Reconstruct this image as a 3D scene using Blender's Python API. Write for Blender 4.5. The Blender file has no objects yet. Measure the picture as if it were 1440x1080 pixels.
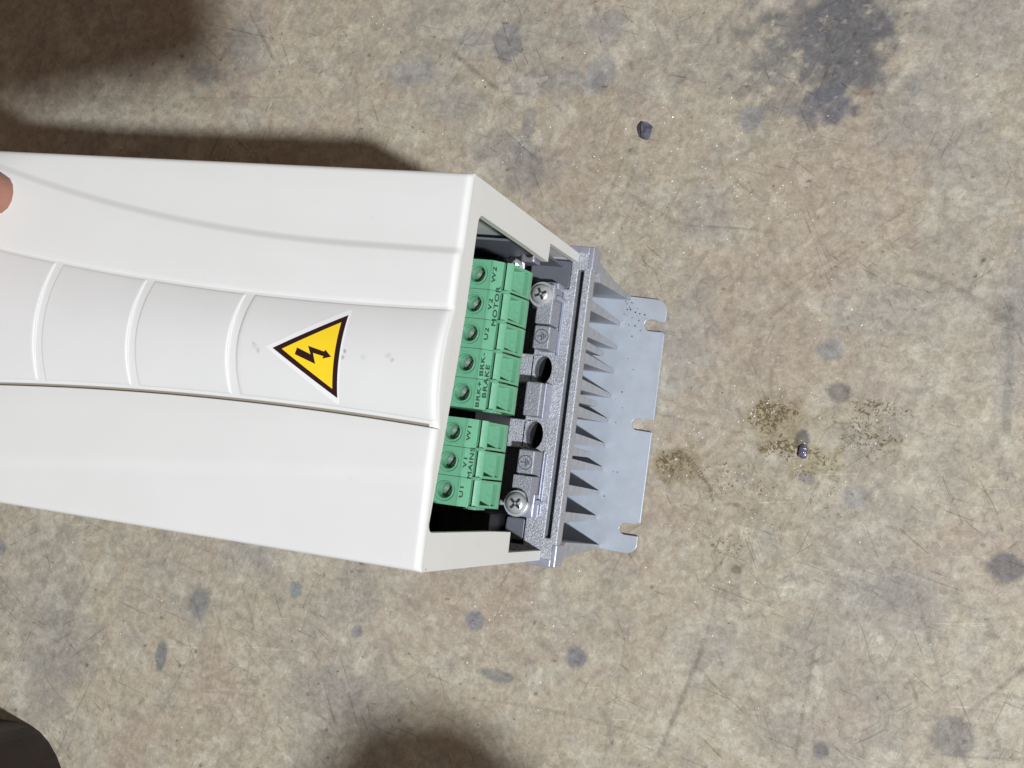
import bpy, bmesh, math, random
import numpy as np
from mathutils import Vector, Matrix
random.seed(4); rng = np.random.default_rng(11)
MM = 0.001
S = bpy.context.scene
COL = S.collection

# ------------------------------------------------------------------ camera
Rc = ((0.9385771195, 0.1291426577, -0.3199924448),
      (0.1005668852, -0.9894434999, -0.1043449192),
      (-0.3300898246, 0.0657551102, -0.9416565049))   # rows: image right, image down, view direction
cam = bpy.data.cameras.new('camera'); camo = bpy.data.objects.new('camera', cam); COL.objects.link(camo)
cam.sensor_fit = 'HORIZONTAL'; cam.sensor_width = 36.0; cam.lens = 1725.14/1440*36.0
cam.clip_start = 0.01; cam.clip_end = 50
M = Matrix.Identity(4)
for i in range(3):
    M[i][0] = Rc[0][i]; M[i][1] = -Rc[1][i]; M[i][2] = -Rc[2][i]
M[0][3], M[1][3], M[2][3] = 144.53*MM, -26.47*MM, 559.75*MM
camo.matrix_world = M
S.camera = camo

# ------------------------------------------------------------------ light
W = bpy.data.worlds.new('World'); S.world = W; W.use_nodes = True
wn = W.node_tree.nodes; wl = W.node_tree.links
bg = wn['Background']
tc = wn.new('ShaderNodeTexCoord'); nz = wn.new('ShaderNodeTexNoise'); nz.inputs['Scale'].default_value = 2.2; nz.inputs['Detail'].default_value = 2
cr = wn.new('ShaderNodeValToRGB')
cr.color_ramp.elements[0].position = .35; cr.color_ramp.elements[0].color = (.150, .104, .078, 1)
cr.color_ramp.elements[1].position = .68; cr.color_ramp.elements[1].color = (.27, .205, .170, 1)
wl.new(tc.outputs['Generated'], nz.inputs['Vector']); wl.new(nz.outputs['Fac'], cr.inputs['Fac']); wl.new(cr.outputs['Color'], bg.inputs['Color'])
bg.inputs['Strength'].default_value = .78

LAMP = Vector((1540, -675, 2412))
lp = bpy.data.lights.new('workshop_lamp', 'POINT'); lp.energy = 392; lp.shadow_soft_size = 0.052; lp.color = (.905, .95, 1.0)
lo = bpy.data.objects.new('workshop_lamp', lp); COL.objects.link(lo)
lo.location = LAMP*MM
S.view_settings.view_transform = 'Standard'; S.view_settings.look = 'None'
S.view_settings.exposure = 0.0; S.view_settings.gamma = 1.0

# ------------------------------------------------------------------ materials
def lin(r, g, b):
    f = lambda c: (c/255/12.92) if c/255 <= .04045 else ((c/255+.055)/1.055)**2.4
    return (f(r), f(g), f(b), 1)
def mat(name, col, rough=.5, metal=0., var=.0, vscale=200, bump=0., bscale=600, col2=None, spec=.5, bdetail=3, coat=0):
    m = bpy.data.materials.new(name); m.use_nodes = True
    n = m.node_tree.nodes; l = m.node_tree.links; p = n['Principled BSDF']
    p.inputs['Base Color'].default_value = col; p.inputs['Roughness'].default_value = rough; p.inputs['Metallic'].default_value = metal
    p.inputs['Specular IOR Level'].default_value = spec; p.inputs['Coat Weight'].default_value = coat
    t = n.new('ShaderNodeTexCoord')
    if var or col2:
        q = n.new('ShaderNodeTexNoise'); q.inputs['Scale'].default_value = vscale; q.inputs['Detail'].default_value = 5
        l.new(t.outputs['Object'], q.inputs['Vector'])
        r = n.new('ShaderNodeValToRGB'); r.color_ramp.elements[0].position = .3; r.color_ramp.elements[1].position = .7
        a = [c*(1-var) for c in col[:3]]+[1]; b = list(col2) if col2 else [min(1, c*(1+var)) for c in col[:3]]+[1]
        r.color_ramp.elements[0].color = a; r.color_ramp.elements[1].color = b
        l.new(q.outputs['Fac'], r.inputs['Fac']); l.new(r.outputs['Color'], p.inputs['Base Color'])
    if bump:
        q = n.new('ShaderNodeTexNoise'); q.inputs['Scale'].default_value = bscale; q.inputs['Detail'].default_value = bdetail
        l.new(t.outputs['Object'], q.inputs['Vector'])
        bb = n.new('ShaderNodeBump'); bb.inputs['Strength'].default_value = bump; bb.inputs['Distance'].default_value = 0.0005
        l.new(q.outputs['Fac'], bb.inputs['Height']); l.new(bb.outputs['Normal'], p.inputs['Normal'])
    return m
def spots(m, lst, strength=1.0):
    """smudges of a given place and size (mm) laid into a material's colour"""
    n = m.node_tree.nodes; l = m.node_tree.links; p = n['Principled BSDF']
    t = n.new('ShaderNodeTexCoord'); nzz = n.new('ShaderNodeTexNoise'); nzz.inputs['Scale'].default_value = 900; nzz.inputs['Detail'].default_value = 3
    l.new(t.outputs['Object'], nzz.inputs['Vector'])
    prev = p.inputs['Base Color'].links[0].from_socket if p.inputs['Base Color'].links else None
    for (x, y, z, r, k, col) in lst:
        d = n.new('ShaderNodeVectorMath'); d.operation = 'DISTANCE'; d.inputs[1].default_value = (x*MM, y*MM, z*MM); l.new(t.outputs['Object'], d.inputs[0])
        a = n.new('ShaderNodeMath'); a.operation = 'MULTIPLY_ADD'; l.new(nzz.outputs['Fac'], a.inputs[0]); a.inputs[1].default_value = 1.7*r*MM; l.new(d.outputs['Value'], a.inputs[2])
        mr = n.new('ShaderNodeMapRange'); mr.inputs['From Min'].default_value = 1.05*r*MM; mr.inputs['From Max'].default_value = 1.75*r*MM
        mr.inputs['To Min'].default_value = k*.75; mr.inputs['To Max'].default_value = 0; l.new(a.outputs[0], mr.inputs['Value'])
        mx = n.new('ShaderNodeMixRGB'); l.new(mr.outputs[0], mx.inputs['Fac']); mx.inputs['Color2'].default_value = col
        if prev: l.new(prev, mx.inputs['Color1'])
        else: mx.inputs['Color1'].default_value = p.inputs['Base Color'].default_value
        prev = mx.outputs['Color']
    l.new(prev, p.inputs['Base Color'])
M_WHITE = mat('off_white_plastic', (.735, .738, .715, 1), .5, var=.012, vscale=60, bump=.05, bscale=2200)
dk = (.10, .095, .09, 1)
spots(M_WHITE, [(-32.5, 46, 211, .9, .25, dk), (-38.1, 34.8, 211, .7, .5, dk), (-8, 61, 208, 1.2, .65, dk), (-4, 61.3, 209, 1.0, .6, dk),
                (-2, -60.5, 209, .9, .6, dk), (-7, -59, 211, 1.0, .35, dk), (0, -55, 160, .8, .3, dk), (-1, -31, 210, 1.2, .15, dk),
                (0, -61.8, 205, .7, .8, dk), (-27, -37, 211, 1.3, .08, dk), (0, 61, 140, .8, .2, dk)])
M_PANEL = mat('off_white_panel_plastic', (.730, .730, .715, 1), .5, var=.012, vscale=60, bump=.05, bscale=2200)
spots(M_PANEL, [(-65.3, 1.8, 215.9, .8, .8, dk), (-63.2, -.5, 215.9, 1.2, .35, dk), (-64.5, .8, 215.9, 1.6, .2, dk), (-32.6, 2.2, 215.9, .8, .75, dk), (-32.8, .2, 215.9, .8, .75, dk), (-26, 1, 215.9, 1.3, .2, dk), (-15.9, 1.0, 215.9, 1.0, .45, dk), (-17.5, 2.2, 215.9, 1.6, .2, dk),
                (-52, 10, 213, .6, .1, dk), (-83, -6, 213, .8, .1, dk)])
M_GROOVE = mat('groove_shade', (.27, .235, .19, 1), .8)  # brown colour stands in for the shadow in the lower front groove
M_CAST = mat('cast_aluminium', lin(150, 151, 157), .42, .35, var=.1, vscale=1900, bump=.7, bscale=1700, col2=lin(206, 208, 216))
M_LUG = mat('cast_lug', lin(148, 150, 157), .48, .35, var=.1, vscale=1700, bump=.6, bscale=1500, col2=lin(178, 180, 188))
M_CASTS = mat('machined_aluminium', lin(168, 171, 186), .36, .40, var=.08, vscale=250, bump=.12, bscale=700)
M_FIN = mat('fin_aluminium', lin(172, 175, 181), .40, .30, var=.14, vscale=260, bump=.4, bscale=700)
M_PLATE = mat('zinc_plate', lin(181, 188, 198), .36, .15, var=.06, vscale=130, bump=.2, bscale=400)
M_DARK = mat('black_plastic', (.012, .012, .014, 1), .5)
M_SHEET = mat('grey_sheet', lin(112, 116, 124), .5, .3, var=.08, vscale=80)
M_GREEN = mat('green_plastic', lin(106, 169, 134), .42, var=.05, vscale=500, bump=.15, bscale=1500)
M_GRIME = mat('green_plastic_dusty', lin(120, 182, 148), .55, var=.10, vscale=900, bump=.12, bscale=1500)
M_INK = mat('dark_green_print', lin(10, 52, 38), .5)
M_STEEL = mat('zinc_steel', lin(224, 226, 228), .25, .60, bump=.15, bscale=900)
M_TSTEEL = mat('terminal_screw_steel', lin(190, 190, 188), .3, .8, bump=.3, bscale=1500)
M_HOLE = mat('cut_metal', lin(190, 192, 200), .2, .75, bump=1.0, bscale=700, var=.45, vscale=500)
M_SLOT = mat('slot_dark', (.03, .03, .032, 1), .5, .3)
M_YEL = mat('sticker_yellow', lin(250, 214, 45), .32)
M_BLK = mat('sticker_black', lin(46, 24, 26), .3)
M_STW = mat('sticker_white', lin(236, 236, 236), .28)
M_WIRE = mat('dark_green_wire', lin(28, 62, 48), .35)
M_BRKT = mat('bracket_metal', lin(165, 160, 172), .35, .6, bump=.3, bscale=600)

# ------------------------------------------------------------------ mesh helpers
class MB:
    def __init__(s): s.v = []; s.f = []; s.mi = []; s.m = 0
    def add(s, vs, fs):
        o = len(s.v); s.v += [tuple(p) for p in vs]; s.f += [[i+o for i in f] for f in fs]; s.mi += [s.m]*len(fs)
    def box(s, x0, x1, y0, y1, z0, z1, bev=0):
        if bev:
            b = bmesh.new(); bmesh.ops.create_cube(b, size=1)
            for v in b.verts: v.co = Vector(((x0+x1)/2+v.co.x*(x1-x0), (y0+y1)/2+v.co.y*(y1-y0), (z0+z1)/2+v.co.z*(z1-z0)))
            bmesh.ops.bevel(b, geom=b.edges[:], offset=bev, segments=2, affect='EDGES', profile=.5)
            s.bm(b); return
        v = [(x, y, z) for x in (x0, x1) for y in (y0, y1) for z in (z0, z1)]
        s.add(v, [[0, 1, 3, 2], [4, 6, 7, 5], [0, 4, 5, 1], [2, 3, 7, 6], [0, 2, 6, 4], [1, 5, 7, 3]])
    def bm(s, b):
        b.verts.ensure_lookup_table(); b.verts.index_update()
        s.add([v.co[:] for v in b.verts], [[v.index for v in f.verts] for f in b.faces]); b.free()
    def prism(s, pts, axis, a, b_):
        """2D outline extruded; axis 0: pts=(y,z); axis 1: pts=(x,z); axis 2: pts=(x,y)"""
        def P(p, h):
            return (h, p[0], p[1]) if axis == 0 else ((p[0], h, p[1]) if axis == 1 else (p[0], p[1], h))
        b = bmesh.new(); n = len(pts)
        A = [b.verts.new(P(p, a)) for p in pts]; B = [b.verts.new(P(p, b_)) for p in pts]
        b.faces.new(A[::-1]); b.faces.new(B)
        for i in range(n): b.faces.new((A[i], A[(i+1) % n], B[(i+1) % n], B[i]))
        bmesh.ops.recalc_face_normals(b, faces=b.faces[:])
        bmesh.ops.triangulate(b, faces=[f for f in b.faces if len(f.verts) > 4])
        s.bm(b)
    def lathe(s, prof, c, n=32, ax=Vector((0, 0, 1)), cap=True):
        """prof: (r,h) list from outer/bottom to inner/top"""
        q = Vector((0, 0, 1)).rotation_difference(ax); c = Vector(c); vs = []; fs = []
        for r, h in prof:
            for i in range(n):
                a = 2*math.pi*i/n; vs.append(q @ Vector((r*math.cos(a), r*math.sin(a), h)) + c)
        for k in range(len(prof)-1):
            for i in range(n):
                j = (i+1) % n; fs.append([k*n+i, k*n+j, (k+1)*n+j, (k+1)*n+i])
        if cap: fs.append([(len(prof)-1)*n+i for i in range(n)])
        s.add(vs, fs)
    def tube(s, pts, r, n=10):
        pts = [Vector(p) for p in pts]; rs = r if isinstance(r, (list, tuple)) else [r]*len(pts); vs = []; fs = []
        for k, p in enumerate(pts):
            d = (pts[min(k+1, len(pts)-1)]-pts[max(k-1, 0)]).normalized(); q = Vector((0, 0, 1)).rotation_difference(d)
            for i in range(n):
                a = 2*math.pi*i/n; vs.append(q @ Vector((rs[k]*math.cos(a), rs[k]*math.sin(a), 0)) + p)
        for k in range(len(pts)-1):
            for i in range(n):
                j = (i+1) % n; fs.append([k*n+i, k*n+j, (k+1)*n+j, (k+1)*n+i])
        fs.append(list(range(n))[::-1]); fs.append([(len(pts)-1)*n+i for i in range(n)])
        s.add(vs, fs)
    def build(s, name, mats, parent=None, smooth=False, bevel=0, origin=(0, 0, 0), angle=35):
        me = bpy.data.meshes.new(name); ox, oy, oz = origin
        me.from_pydata([((x-ox)*MM, (y-oy)*MM, (z-oz)*MM) for x, y, z in s.v], [], s.f)
        mats = mats if isinstance(mats, (list, tuple)) else [mats]
        for m_ in mats: me.materials.append(m_)
        me.polygons.foreach_set('material_index', s.mi)
        b = bmesh.new(); b.from_mesh(me); bmesh.ops.remove_doubles(b, verts=b.verts[:], dist=2e-6)
        bmesh.ops.recalc_face_normals(b, faces=b.faces[:]); b.to_mesh(me); b.free()
        if smooth:
            me.polygons.foreach_set('use_smooth', [True]*len(me.polygons))
            me.set_sharp_from_angle(angle=math.radians(angle))
        o = bpy.data.objects.new(name, me); COL.objects.link(o); o.location = (ox*MM, oy*MM, oz*MM)
        if parent: attach(o, parent)
        if bevel:
            bv = o.modifiers.new('bevel', 'BEVEL'); bv.width = bevel*MM; bv.segments = 2; bv.limit_method = 'ANGLE'; bv.angle_limit = math.radians(40)
        return o
def wloc(o):
    v = Vector(o.location)
    while o.parent: o = o.parent; v = v + o.location
    return v
def attach(o, parent):
    o.parent = parent; o.location = Vector(o.location) - wloc(parent)
def tag(o, label=None, cat=None, group=None, kind=None):
    if label: o['label'] = label
    if cat: o['category'] = cat
    if group: o['group'] = group
    if kind: o['kind'] = kind
    return o
def empty(name, loc):
    o = bpy.data.objects.new(name, None); COL.objects.link(o); o.location = Vector(loc)*MM; o.empty_display_size = .02; return o
def clone(o, parent, dloc):
    c = o.copy(); COL.objects.link(c); c.parent = parent; c.location = o.location + Vector(dloc)*MM
    for ch in [k for k in COL.objects if k.parent == o]:
        d = ch.copy(); COL.objects.link(d); d.parent = c
    return c
def text(s, size, loc, parent, m, rotz=90, tilt=0, name='lettering', align='CENTER'):
    cu = bpy.data.curves.new(name, 'FONT'); cu.body = s; cu.size = size*MM; cu.align_x = align; cu.align_y = 'CENTER'; cu.extrude = .00003; cu.space_character = 1.12; cu.bevel_depth = size*MM*.018; cu.bevel_resolution = 0
    t = bpy.data.objects.new(name, cu); COL.objects.link(t)
    me = bpy.data.meshes.new_from_object(t.evaluated_get(bpy.context.evaluated_depsgraph_get())); me.name = name
    bpy.data.objects.remove(t); me.materials.clear(); me.materials.append(m)
    R = Matrix.Rotation(math.radians(tilt), 4, 'Y') @ Matrix.Rotation(math.radians(rotz), 4, 'Z')
    me.transform(R @ Matrix.Diagonal((1.42, .86, 1, 1)))
    o = bpy.data.objects.new(name, me); COL.objects.link(o); o.location = Vector(loc)*MM
    if parent: attach(o, parent)
    return o

# ------------------------------------------------------------------ floor (one sheet, finely divided where the photograph looks)
def vnoise(X, Y, cell, seed):
    g = np.random.default_rng(seed).random((256, 256))
    x = X/cell; y = Y/cell; xi = np.floor(x).astype(int); yi = np.floor(y).astype(int); fx = x-xi; fy = y-yi
    fx = fx*fx*(3-2*fx); fy = fy*fy*(3-2*fy)
    a = g[xi % 256, yi % 256]; b = g[(xi+1) % 256, yi % 256]; c = g[xi % 256, (yi+1) % 256]; d = g[(xi+1) % 256, (yi+1) % 256]
    return (a*(1-fx)+b*fx)*(1-fy)+(c*(1-fx)+d*fx)*fy
def fbm(X, Y, cell, seed, o=4):
    r = 0; w = 0
    for k in range(o): r = r + vnoise(X, Y, cell/2**k, seed+k)*.55**k; w += .55**k
    return r/w
xs = np.concatenate([np.linspace(-3000, -440, 20)[:-1], np.arange(-440, 216, .9), np.linspace(216, 3000, 20)[1:]])
ys = np.concatenate([np.linspace(-3000, -260, 20)[:-1], np.arange(-260, 226, .9), np.linspace(226, 3000, 20)[1:]])
X, Y = np.meshgrid(xs, ys, indexing='ij')
base = np.array(lin(178, 169, 152)[:3]); lite = np.array(lin(191, 186, 171)[:3]); grey = np.array(lin(156, 152, 145)[:3])
def mixc(C, col, f): f = np.clip(f, 0, 1)[..., None]; return C*(1-f) + np.asarray(col)*f
C = np.ones(X.shape+(3,))*base
wx = X + 14*(fbm(X, Y, 22, 301)-.5); wy = Y + 14*(fbm(X, Y, 22, 311)-.5)
OIL = np.zeros(X.shape)
C = mixc(C, grey, .45*np.clip((fbm(wx, wy, 60, 1)-.49)*6, 0, 1))
C = mixc(C, lite, .70*np.clip((fbm(wx, wy, 11, 9, 5)-.50)*6, 0, 1))
C = mixc(C, grey*.95, .34*np.clip((fbm(wx, wy, 9, 29, 5)-.55)*7, 0, 1))
C = mixc(C, lin(168, 150, 136)[:3], .35*np.clip((fbm(wx, wy, 40, 49)-.52)*6, 0, 1))
n1 = fbm(X, Y, 7, 61, 4); n2 = fbm(X, Y, 3.0, 71, 3); n3 = fbm(X+2.5*n1, Y, 3.6, 81, 3)
def blot(x, y, rx, ry, col, k, edge=.35, rag=.5, brk=0., ang=0):
    global C
    ca, sa = math.cos(ang), math.sin(ang); dx = X-x; dy = Y-y
    d = np.sqrt(((dx*ca+dy*sa)/rx)**2+((-dx*sa+dy*ca)/ry)**2) + rag*(n1-.5)*2
    f = np.clip((1-d)/edge+.5, 0, 1)
    if brk: f = f*np.clip((n3-brk)*5+.5, 0, 1)
    C = mixc(C, (np.array(lin(*col)[:3])*.72+.28*np.mean(lin(*col)[:3]))*1.1, f*k*.82)
blue = (110, 111, 118); blue2 = (124, 127, 136)
# the big worn grey stain at upper right
blot(78, 196, 30, 34, (98, 99, 106), .85, .8, .8, .28); blot(88, 192, 20, 32, (84, 87, 98), .75, .6, .7, .22); blot(66, 172, 34, 28, (112, 112, 112), .6, .9, 1.0, .42)
blot(82, 155, 11, 9, (98, 100, 116), .8, .4, .4, .2); blot(48, 148, 6, 5.5, (122, 128, 138), .7, .3, .4); blot(140, 195, 24, 26, (142, 142, 144), .35, .9, .7)
blot(128, 150, 20, 20, (140, 140, 141), .35, .9, .7); blot(150, 128, 20, 14, (142, 140, 140), .35, .9, .7)
for x, y, rx, ry, c, k in [(95.7, 43, 6, 5, blue2, .75), (101.5, 24, 5.5, 4.5, (96, 84, 88), .8), (113, -20, 5, 6, (132, 134, 140), .6), (92, -15, 4, 3, (128, 126, 142), .7),
    (177, -42.6, 7.5, 6.5, (86, 84, 94), .9), (163, -115, 8, 9, (104, 104, 106), .7), (110.8, -131, 3.5, 4, (96, 96, 104), .8), (-54.8, -102, 5.4, 4.8, (118, 120, 138), .85),
    (-3, -111, 5, 5, (96, 98, 116), .85), (-39.8, -125.8, 8, 2.6, (112, 116, 120), .8), (-116, -118, 2.8, 3.6, (120, 122, 136), .75), (-152.6, -103, 3.6, 3.8, (116, 126, 138), .85),
    (-207, -118, 5.5, 7.5, (112, 118, 124), .75), (-225, -148, 3.4, 7.2, (92, 102, 114), .85), (-338, -108, 5, 5, (112, 116, 128), .8), (-78, 182, 8, 9, (118, 120, 130), .75),
    (-98, 184, 10, 6, (134, 134, 140), .6), (-127, 167, 17, 7, (134, 136, 142), .6), (-50, 164, 22, 8, (138, 138, 142), .55), (-28, 168, 8, 9, (130, 132, 138), .6), (-27, 192, 9, 8, (130, 132, 138), .55),
    (-60, 142, 3.5, 7, (126, 124, 130), .7), (-75, 128, 16, 9, (132, 128, 132), .6), (-57, 118, 14, 10, (122, 118, 126), .65), (-100, 150, 14, 7, (136, 140, 142), .5),
    (-182, -90, 16, 9, (124, 126, 130), .5), (30, 100, 14, 12, (140, 140, 144), .4), (120, 60, 25, 12, (146, 146, 144), .5), (30, 40, 12, 30, (142, 144, 144), .45),
    (-120, -150, 22, 12, (134, 132, 128), .5), (60, -95, 18, 10, (138, 138, 134), .45), (130, -60, 20, 14, (142, 140, 138), .4), (-290, -150, 20, 25, (134, 136, 132), .45),
    (-250, 165, 10, 6, (105, 108, 122), .6), (-228, 180, 12, 14, (136, 138, 140), .5), (170, 60, 6, 40, (140, 140, 140), .45)]:
    blot(x, y, rx, ry, c, k, .35 if rx < 9 else .9, .35 if rx < 9 else .8)
# oil patches right of the plate
oil = (118, 96, 48); oil2 = (88, 64, 34)
blot(75, 8, 14, 12, (150, 134, 92), .7, .4, .8); blot(98, -6, 9, 8, (156, 142, 90), .7, .5, .8, .3); blot(90, -14, 8, 6, (154, 140, 92), .5, .4, .8, .4)
blot(33, -17, 10, 9, (144, 126, 82), .75, .3, .8, .25); blot(62, -22, 26, 16, (158, 146, 116), .5, .8, .9, .45); blot(114, 10, 18, 12, (158, 144, 112), .4, .8, .9, .45)
blot(60, -48, 20, 12, (150, 136, 108), .4, .8, .9, .5); blot(88, 2, 3, 5, (60, 60, 74), .8, .3, .5)
blot(98, 160, 5, 4, (140, 110, 84), .6, .5, .8, .5); blot(66, -60, 3, 2, (90, 80, 50), .7, .4, .8)
# scuff lines, dark and light
def oilspot(x, y, rx, ry, k, ang=0):
    global OIL
    ca, sa = math.cos(ang), math.sin(ang); dx = X-x; dy = Y-y; d = np.sqrt(((dx*ca+dy*sa)/rx)**2+((-dx*sa+dy*ca)/ry)**2)+.9*(n1-.5)
    OIL = np.maximum(OIL, k*np.clip((1-d)/.7+.2, 0, 1))
for o_ in [(73, 10, 13, 11, 1.), (80, -4, 16, 6, 1.), (98, -6, 10, 9, .7), (90, -14, 10, 7, .6), (32, -16, 10, 9, .85), (60, -22, 26, 14, .5), (115, 6, 20, 12, .74), (120, 20, 22, 6, .8), (72, -42, 26, 12, .38), (40, -45, 20, 12, .3), (60, -50, 12, 6, .6), (105, -25, 24, 14, .4), (15, 110, 30, 22, .25), (78, 150, 16, 10, .35)]: oilspot(*o_)
def line(x0, y0, x1, y1, w, k, col=(96, 92, 86), bow=0., soft=.6):
    global C
    dx, dy = x1-x0, y1-y0; L = math.hypot(dx, dy); t = ((X-x0)*dx+(Y-y0)*dy)/(L*L); s = ((X-x0)*-dy+(Y-y0)*dx)/L
    s = s - bow*4*t*(1-t) - .8*(n1-.5)
    f = np.clip((w-np.abs(s))/soft+.3, 0, 1)*np.clip(t*14, 0, 1)*np.clip((1-t)*14, 0, 1)*(.55+.9*(n2-.3))
    C = mixc(C, lin(*col)[:3], np.clip(f, 0, 1)*k)
oc = (78, 62, 36)
for a in [(33, -9, 55, -30, .5, .8, oc, 0), (35, -10, 52, -33, .4, .8, oc, 3), (52, -33, 78, -36, .3, .6, oc, 3), (55, -30, 70, -31, .3, .6, oc, 0), (30, -32, 60, -55, .4, .6, oc, 0),
          (20, 6, 80, 0, .3, .6, (96, 88, 70), 0), (62, 0, 88, -30, .3, .5, oc, 0), (70, 0, 100, -12, .3, .4, oc, 0), (103, 10, 122, -8, .35, .8, oc, 0), (100, 11, 110, 10, .4, .7, oc, 0),
          (104, -1, 96, -20, .3, .7, oc, 0), (68, 18, 88, 10, .3, .6, oc, 2), (78, 14, 88, 2, .3, .6, oc, 0), (112, 8, 112, -5, .3, .5, oc, 0)]:
    line(*a[:6], col=a[6], bow=a[7])
sc = np.random.default_rng(5)
for a in [(-108, 178, -78, 158, 1.3, .55, 0), (-78, 158, -62, 156, .7, .4, 0), (120, 82, 170, 60, 1.6, .35, 4), (168, 75, 172, 10, 1.8, .35, 0), (40, -150, 55, -95, 1.2, .55, 0), (55, -95, 60, -60, .8, .3, 0),
          (100, -140, 104, -80, 1.0, .4, 0), (140, -50, 168, -125, .9, .4, 0), (150, -125, 200, -118, .6, .5, 0), (163, -110, 190, -80, 1.0, .45, 0), (163, -115, 185, -150, .9, .45, 0), (163, -115, 140, -140, .8, .3, 0),
          (14, 96, 66, 95, .5, .5, 0), (44, 118, 60, 108, .5, .55, 0), (-20, 90, -10, 128, .8, .35, 0), (60, 130, 90, 96, .4, .35, 0), (-30, 122, 20, 96, .7, .4, 0), (-230, 200, -208, 170, 1.0, .5, 0),
          (-262, 150, -190, 152, .7, .3, 0), (-60, -140, 60, -145, .8, .3, 5), (-176, -80, -170, -200, .5, .3, 0), (20, -90, 15, -170, .5, .3, 0), (185, 90, 205, -60, 1.2, .3, 0), (110, 20, 180, -5, .5, .35, 0),
          (60, 60, 100, 90, .5, .35, 0), (-160, 170, -150, 120, .6, .35, 0), (120, -100, 205, -96, .9, .3, 3), (95, -50, 150, -70, .7, .3, 0), (190, -60, 192, -120, 1.4, .3, 0)]:
    line(*a[:6], bow=a[6])
for k in range(95):
    x0 = sc.uniform(-400, 210); y0 = sc.uniform(-240, 215); an = sc.uniform(0, math.pi); L = sc.uniform(10, 75)
    line(x0, y0, x0+L*math.cos(an), y0+L*math.sin(an), sc.uniform(.25, .9), sc.uniform(.12, .4), bow=sc.uniform(-3, 3), col=(100, 96, 90) if k % 5 else (205, 198, 182))
for k in range(150):
    blot(sc.uniform(-400, 210), sc.uniform(-240, 215), sc.uniform(.5, 1.3), sc.uniform(.5, 1.1), (70, 62, 52), .7, .5, .3)
far = np.clip(np.maximum.reduce([-430-X, X-205, -250-Y, Y-215])/8, 0, 1); C = mixc(C, (base*.6+grey*.25+lite*.15), far)
nx, ny = X.shape
Z = 0.16*(fbm(X, Y, 6, 91, 3)-.5)
P = np.stack([X, Y, Z], -1).reshape(-1, 3)*MM
idx = np.arange(nx*ny).reshape(nx, ny)
F = np.stack([idx[:-1, :-1], idx[1:, :-1], idx[1:, 1:], idx[:-1, 1:]], -1).reshape(-1, 4)
me = bpy.data.meshes.new('floor'); me.vertices.add(len(P)); me.vertices.foreach_set('co', P.ravel())
me.loops.add(F.size); me.loops.foreach_set('vertex_index', F.ravel().astype(np.int32)); me.polygons.add(len(F))
me.polygons.foreach_set('loop_start', np.arange(0, F.size, 4, dtype=np.int32)); me.update(calc_edges=True)
me.polygons.foreach_set('use_smooth', np.ones(len(F), dtype=bool))
at = me.color_attributes.new('wear', 'FLOAT_COLOR', 'POINT')
at.data.foreach_set('color', np.concatenate([C.reshape(-1, 3), OIL.reshape(-1, 1)], 1).astype(np.float32).ravel())
fm = bpy.data.materials.new('worn_concrete'); fm.use_nodes = True; n = fm.node_tree.nodes; l = fm.node_tree.links; p = n['Principled BSDF']
ca = n.new('ShaderNodeVertexColor'); ca.layer_name = 'wear'; t = n.new('ShaderNodeTexCoord')
def tnoise(scale, detail, dist, rough=.55, typ=None):
    q = n.new('ShaderNodeTexNoise'); q.inputs['Scale'].default_value = scale; q.inputs['Detail'].default_value = detail
    q.inputs['Distortion'].default_value = dist; q.inputs['Roughness'].default_value = rough; l.new(t.outputs['Object'], q.inputs['Vector']); return q
qa = tnoise(260, 7, .5, .66); qb = tnoise(900, 3, .3); qc = tnoise(90, 4, 1.0)
def ramp(src, a, ca_, b, cb):
    r = n.new('ShaderNodeValToRGB'); r.color_ramp.elements[0].position = a; r.color_ramp.elements[0].color = ca_+(1,); r.color_ramp.elements[1].position = b; r.color_ramp.elements[1].color = cb+(1,)
    l.new(src, r.inputs['Fac']); return r.outputs['Color']
def mul(a, b, f=1.):
    x = n.new('ShaderNodeMixRGB'); x.blend_type = 'MULTIPLY'; x.inputs['Fac'].default_value = f; l.new(a, x.inputs['Color1']); l.new(b, x.inputs['Color2']); return x.outputs['Color']
def math_(op, a, b=None, c=None):
    x = n.new('ShaderNodeMath'); x.operation = op
    for i, v in enumerate((a, b, c)):
        if v is None: continue
        if isinstance(v, (int, float)): x.inputs[i].default_value = v
        else: l.new(v, x.inputs[i])
    return x.outputs[0]
# trowel-worn chips: distorted cells, each with its own tone
dn = tnoise(420, 3, 0); dv = n.new('ShaderNodeVectorMath'); dv.operation = 'MULTIPLY_ADD'; l.new(dn.outputs['Color'], dv.inputs[0]); dv.inputs[1].default_value = (.0042, .0042, 0); l.new(t.outputs['Object'], dv.inputs[2])
def cells(scale):
    v = n.new('ShaderNodeTexVoronoi'); v.inputs['Scale'].default_value = scale; l.new(dv.outputs[0], v.inputs['Vector']); sp = n.new('ShaderNodeSeparateColor'); l.new(v.outputs['Color'], sp.inputs[0]); return sp.outputs[0]
v1 = cells(240); v2 = cells(620)
c1 = mul(ca.outputs['Color'], ramp(qa.outputs['Fac'], .30, (.80, .78, .76), .64, (1.12, 1.12, 1.11)))
c1 = mul(c1, ramp(v1, 0., (.90, .895, .89), 1., (1.08, 1.08, 1.075)))
c1 = mul(c1, ramp(v2, 0., (.94, .94, .94), 1., (1.05, 1.05, 1.05)))
c1 = mul(c1, ramp(qb.outputs['Fac'], .30, (.88, .88, .87), .68, (1.07, 1.07, 1.07)))
c1 = mul(c1, ramp(qc.outputs['Fac'], .35, (.95, .95, .96), .65, (1.04, 1.03, 1.02)))
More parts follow.
